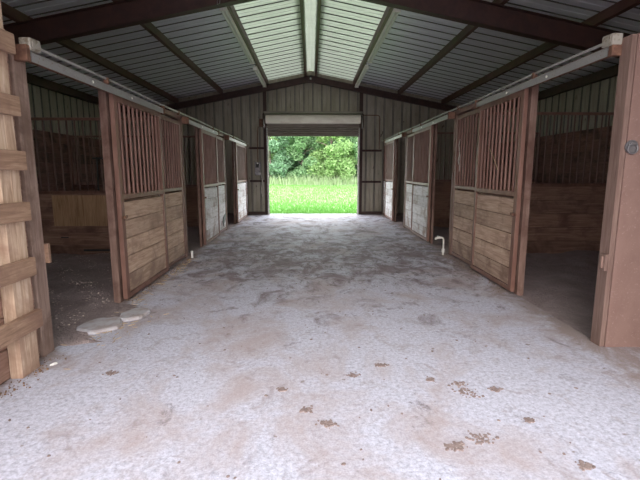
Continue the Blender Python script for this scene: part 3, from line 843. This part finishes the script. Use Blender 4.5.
def foliage(name, mt, clumps, leaf, n, rz, seed):
    """ragged crown: many small leaves around lobes, reaching almost to the ground"""
    R2 = random.Random(seed); vs = []; fs = []
    for _ in range(n):
        cx, cy, cz, r = R2.choice(clumps)
        d = Vector((R2.gauss(0,1), R2.gauss(0,1), R2.gauss(0,1))).normalized() * r * (R2.random()**.35)
        p = Vector((cx, cy, cz)) + Vector((d.x, d.y, d.z*rz))
        if p.z < .2: continue
        u = Vector((R2.gauss(0,1), R2.gauss(0,1), R2.gauss(0,.6))).normalized(); v = u.cross(Vector((R2.gauss(0,1), R2.gauss(0,1), R2.gauss(0,1)))).normalized()
        l = leaf*R2.uniform(.6,1.3); k = len(vs)
        vs += [p-u*l, p+v*l*.45, p+u*l, p-v*l*.45]; fs.append((k,k+1,k+2,k+3))
    return MB().add(vs, fs)
PROTO = []
for vi, (mt, seed) in enumerate((('leafA', 3), ('leafB', 5), ('leafC', 9))):
    R2 = random.Random(seed)
    cl = []
    for i in range(40):
        a = R2.random()*6.28; hgt = R2.uniform(.8, 9.5); rr = (2.9 if hgt < 6.5 else 2.0)*R2.uniform(.35,1)
        cl.append((rr*math.cos(a), rr*math.sin(a), hgt, R2.uniform(.55,1.35)))
    PROTO.append((mt, cl, seed))
protos = {}
def tree(x, y, vi, scale, rot, label):
    if vi not in protos:
        mt, cl, seed = PROTO[vi]
        t = thing('pasture_tree', label, 'tree', (x, y, -.1), 'trees beyond the pasture')
        b = foliage('foliage', M[mt], cl, .20, 15000, .85, seed)
        b.v = [v + Vector((x, y, -.1)) for v in b.v]
        b.build('foliage', M[mt], t)
        tr = MB(); tr.tube([(x,y,-.3),(x+.1,y,2),(x-.05,y+.1,5),(x+.1,y,8.5)], [.16,.12,.08,.03], 10)
        for k in range(7):
            a = k*2.4; zz = 1.6+k*.9
            tr.tube([(x,y,zz),(x+.9*math.cos(a),y+.9*math.sin(a),zz+.7),(x+2*math.cos(a),y+2*math.sin(a),zz+1.1)], [.08,.06,.02], 8)
        tr.build('trunk', M['bark'], t)
        protos[vi] = t
    else:
        p = protos[vi]
        t = copy_tree(p, Vector((x, y, -.1))-Vector(p.location), label)
    t.scale = (scale,)*3; t.rotation_euler = (0, 0, rot)
    return t
TL = [(-5.2,55.5,1,.95,0,'bluish green tree at the left edge of the far doorway'),
      (-1.2,57.5,0,1.0,.7,'mid green tree left of centre in the far doorway'),
      (2.6,55.0,2,.98,1.9,'light yellow-green leafy tree right of centre in the far doorway'),
      (6.8,56.5,0,1.0,3.1,'bright green tree at the right edge of the far doorway'),
      (-9.5,57,2,1.05,2.2,'yellow-green tree hidden behind the left jamb of the far doorway'),
      (11,57,1,1.1,4.0,'bluish green tree hidden behind the right jamb of the far doorway'),
      (-.9,62.5,1,1.2,5.0,'tall bluish tree in the gap behind the two middle trees'),
      (-4.2,63,2,1.2,.4,'tall pale tree behind the two leftmost trees'),
      (5.2,63,1,1.2,2.7,'tall bluish tree behind the two rightmost trees'),
      (-2.6,69,0,1.45,1.1,'tallest green tree closing the gap left of centre, in the back rank'),
      (1.9,69,2,1.45,3.6,'tallest yellow-green tree closing the gap at centre, in the back rank'),
      (-7.4,69,1,1.4,5.4,'bluish tree of the back rank beyond the left jamb'),
      (7.0,69,2,1.45,.2,'yellow-green tree of the back rank beyond the right jamb')]
for a in TL: tree(*a)

# ------------------------------------------------------------------ light
wd = bpy.data.worlds.new('overcast'); sc.world = wd; wd.use_nodes = True
nt = wd.node_tree; bg = nt.nodes['Background']
tc = N(nt, 'ShaderNodeTexCoord'); sp = N(nt, 'ShaderNodeSeparateXYZ'); nt.links.new(tc.outputs['Generated'], sp.inputs[0])
c = ramp(nt, sp.outputs['Z'], [(0,(1.0,1.0,1.0)),(.35,(.96,.975,1.0)),(1,(.84,.91,1.0))])
# the sky beyond the pasture is the brighter half
yr = N(nt, 'ShaderNodeMapRange'); yr.inputs['From Min'].default_value = -.3; yr.inputs['From Max'].default_value = .8
yr.inputs['To Min'].default_value = 1.0; yr.inputs['To Max'].default_value = 2.0
nt.links.new(sp.outputs['Y'], yr.inputs[0])
vm = N(nt, 'ShaderNodeVectorMath', operation='SCALE'); nt.links.new(c, vm.inputs[0]); nt.links.new(yr.outputs[0], vm.inputs['Scale']); c = vm.outputs[0]
nt.links.new(c, bg.inputs[0]); bg.inputs[1].default_value = 2.2
sun = bpy.data.lights.new('hazy_sun', 'SUN'); sun.energy = 2.3; sun.angle = math.radians(55); sun.color = (1.0,.93,.87)
so = bpy.data.objects.new('hazy_sun', sun); COL.objects.link(so)
so.rotation_euler = Vector((.05, 1, -.62)).to_track_quat('-Z', 'Y').to_euler(); so.location = (0,-6,6)

# ------------------------------------------------------------------ camera
f = 430.0
cam = bpy.data.cameras.new('camera'); cam.sensor_fit = 'HORIZONTAL'; cam.sensor_width = 36; cam.lens = 36*f/640
cam.clip_start = .05; cam.clip_end = 400
co = bpy.data.objects.new('camera', cam); COL.objects.link(co); sc.camera = co
pitch = math.atan(68/f); yaw = math.atan(9/(f/math.cos(pitch)))
co.location = (0, 0, 1.47); co.rotation_euler = (math.pi/2-pitch, 0, -yaw)

vs = sc.view_settings; vs.view_transform = 'Standard'; vs.look = 'None'; vs.gamma = 1; vs.use_curve_mapping = False
vs.exposure = 1.05
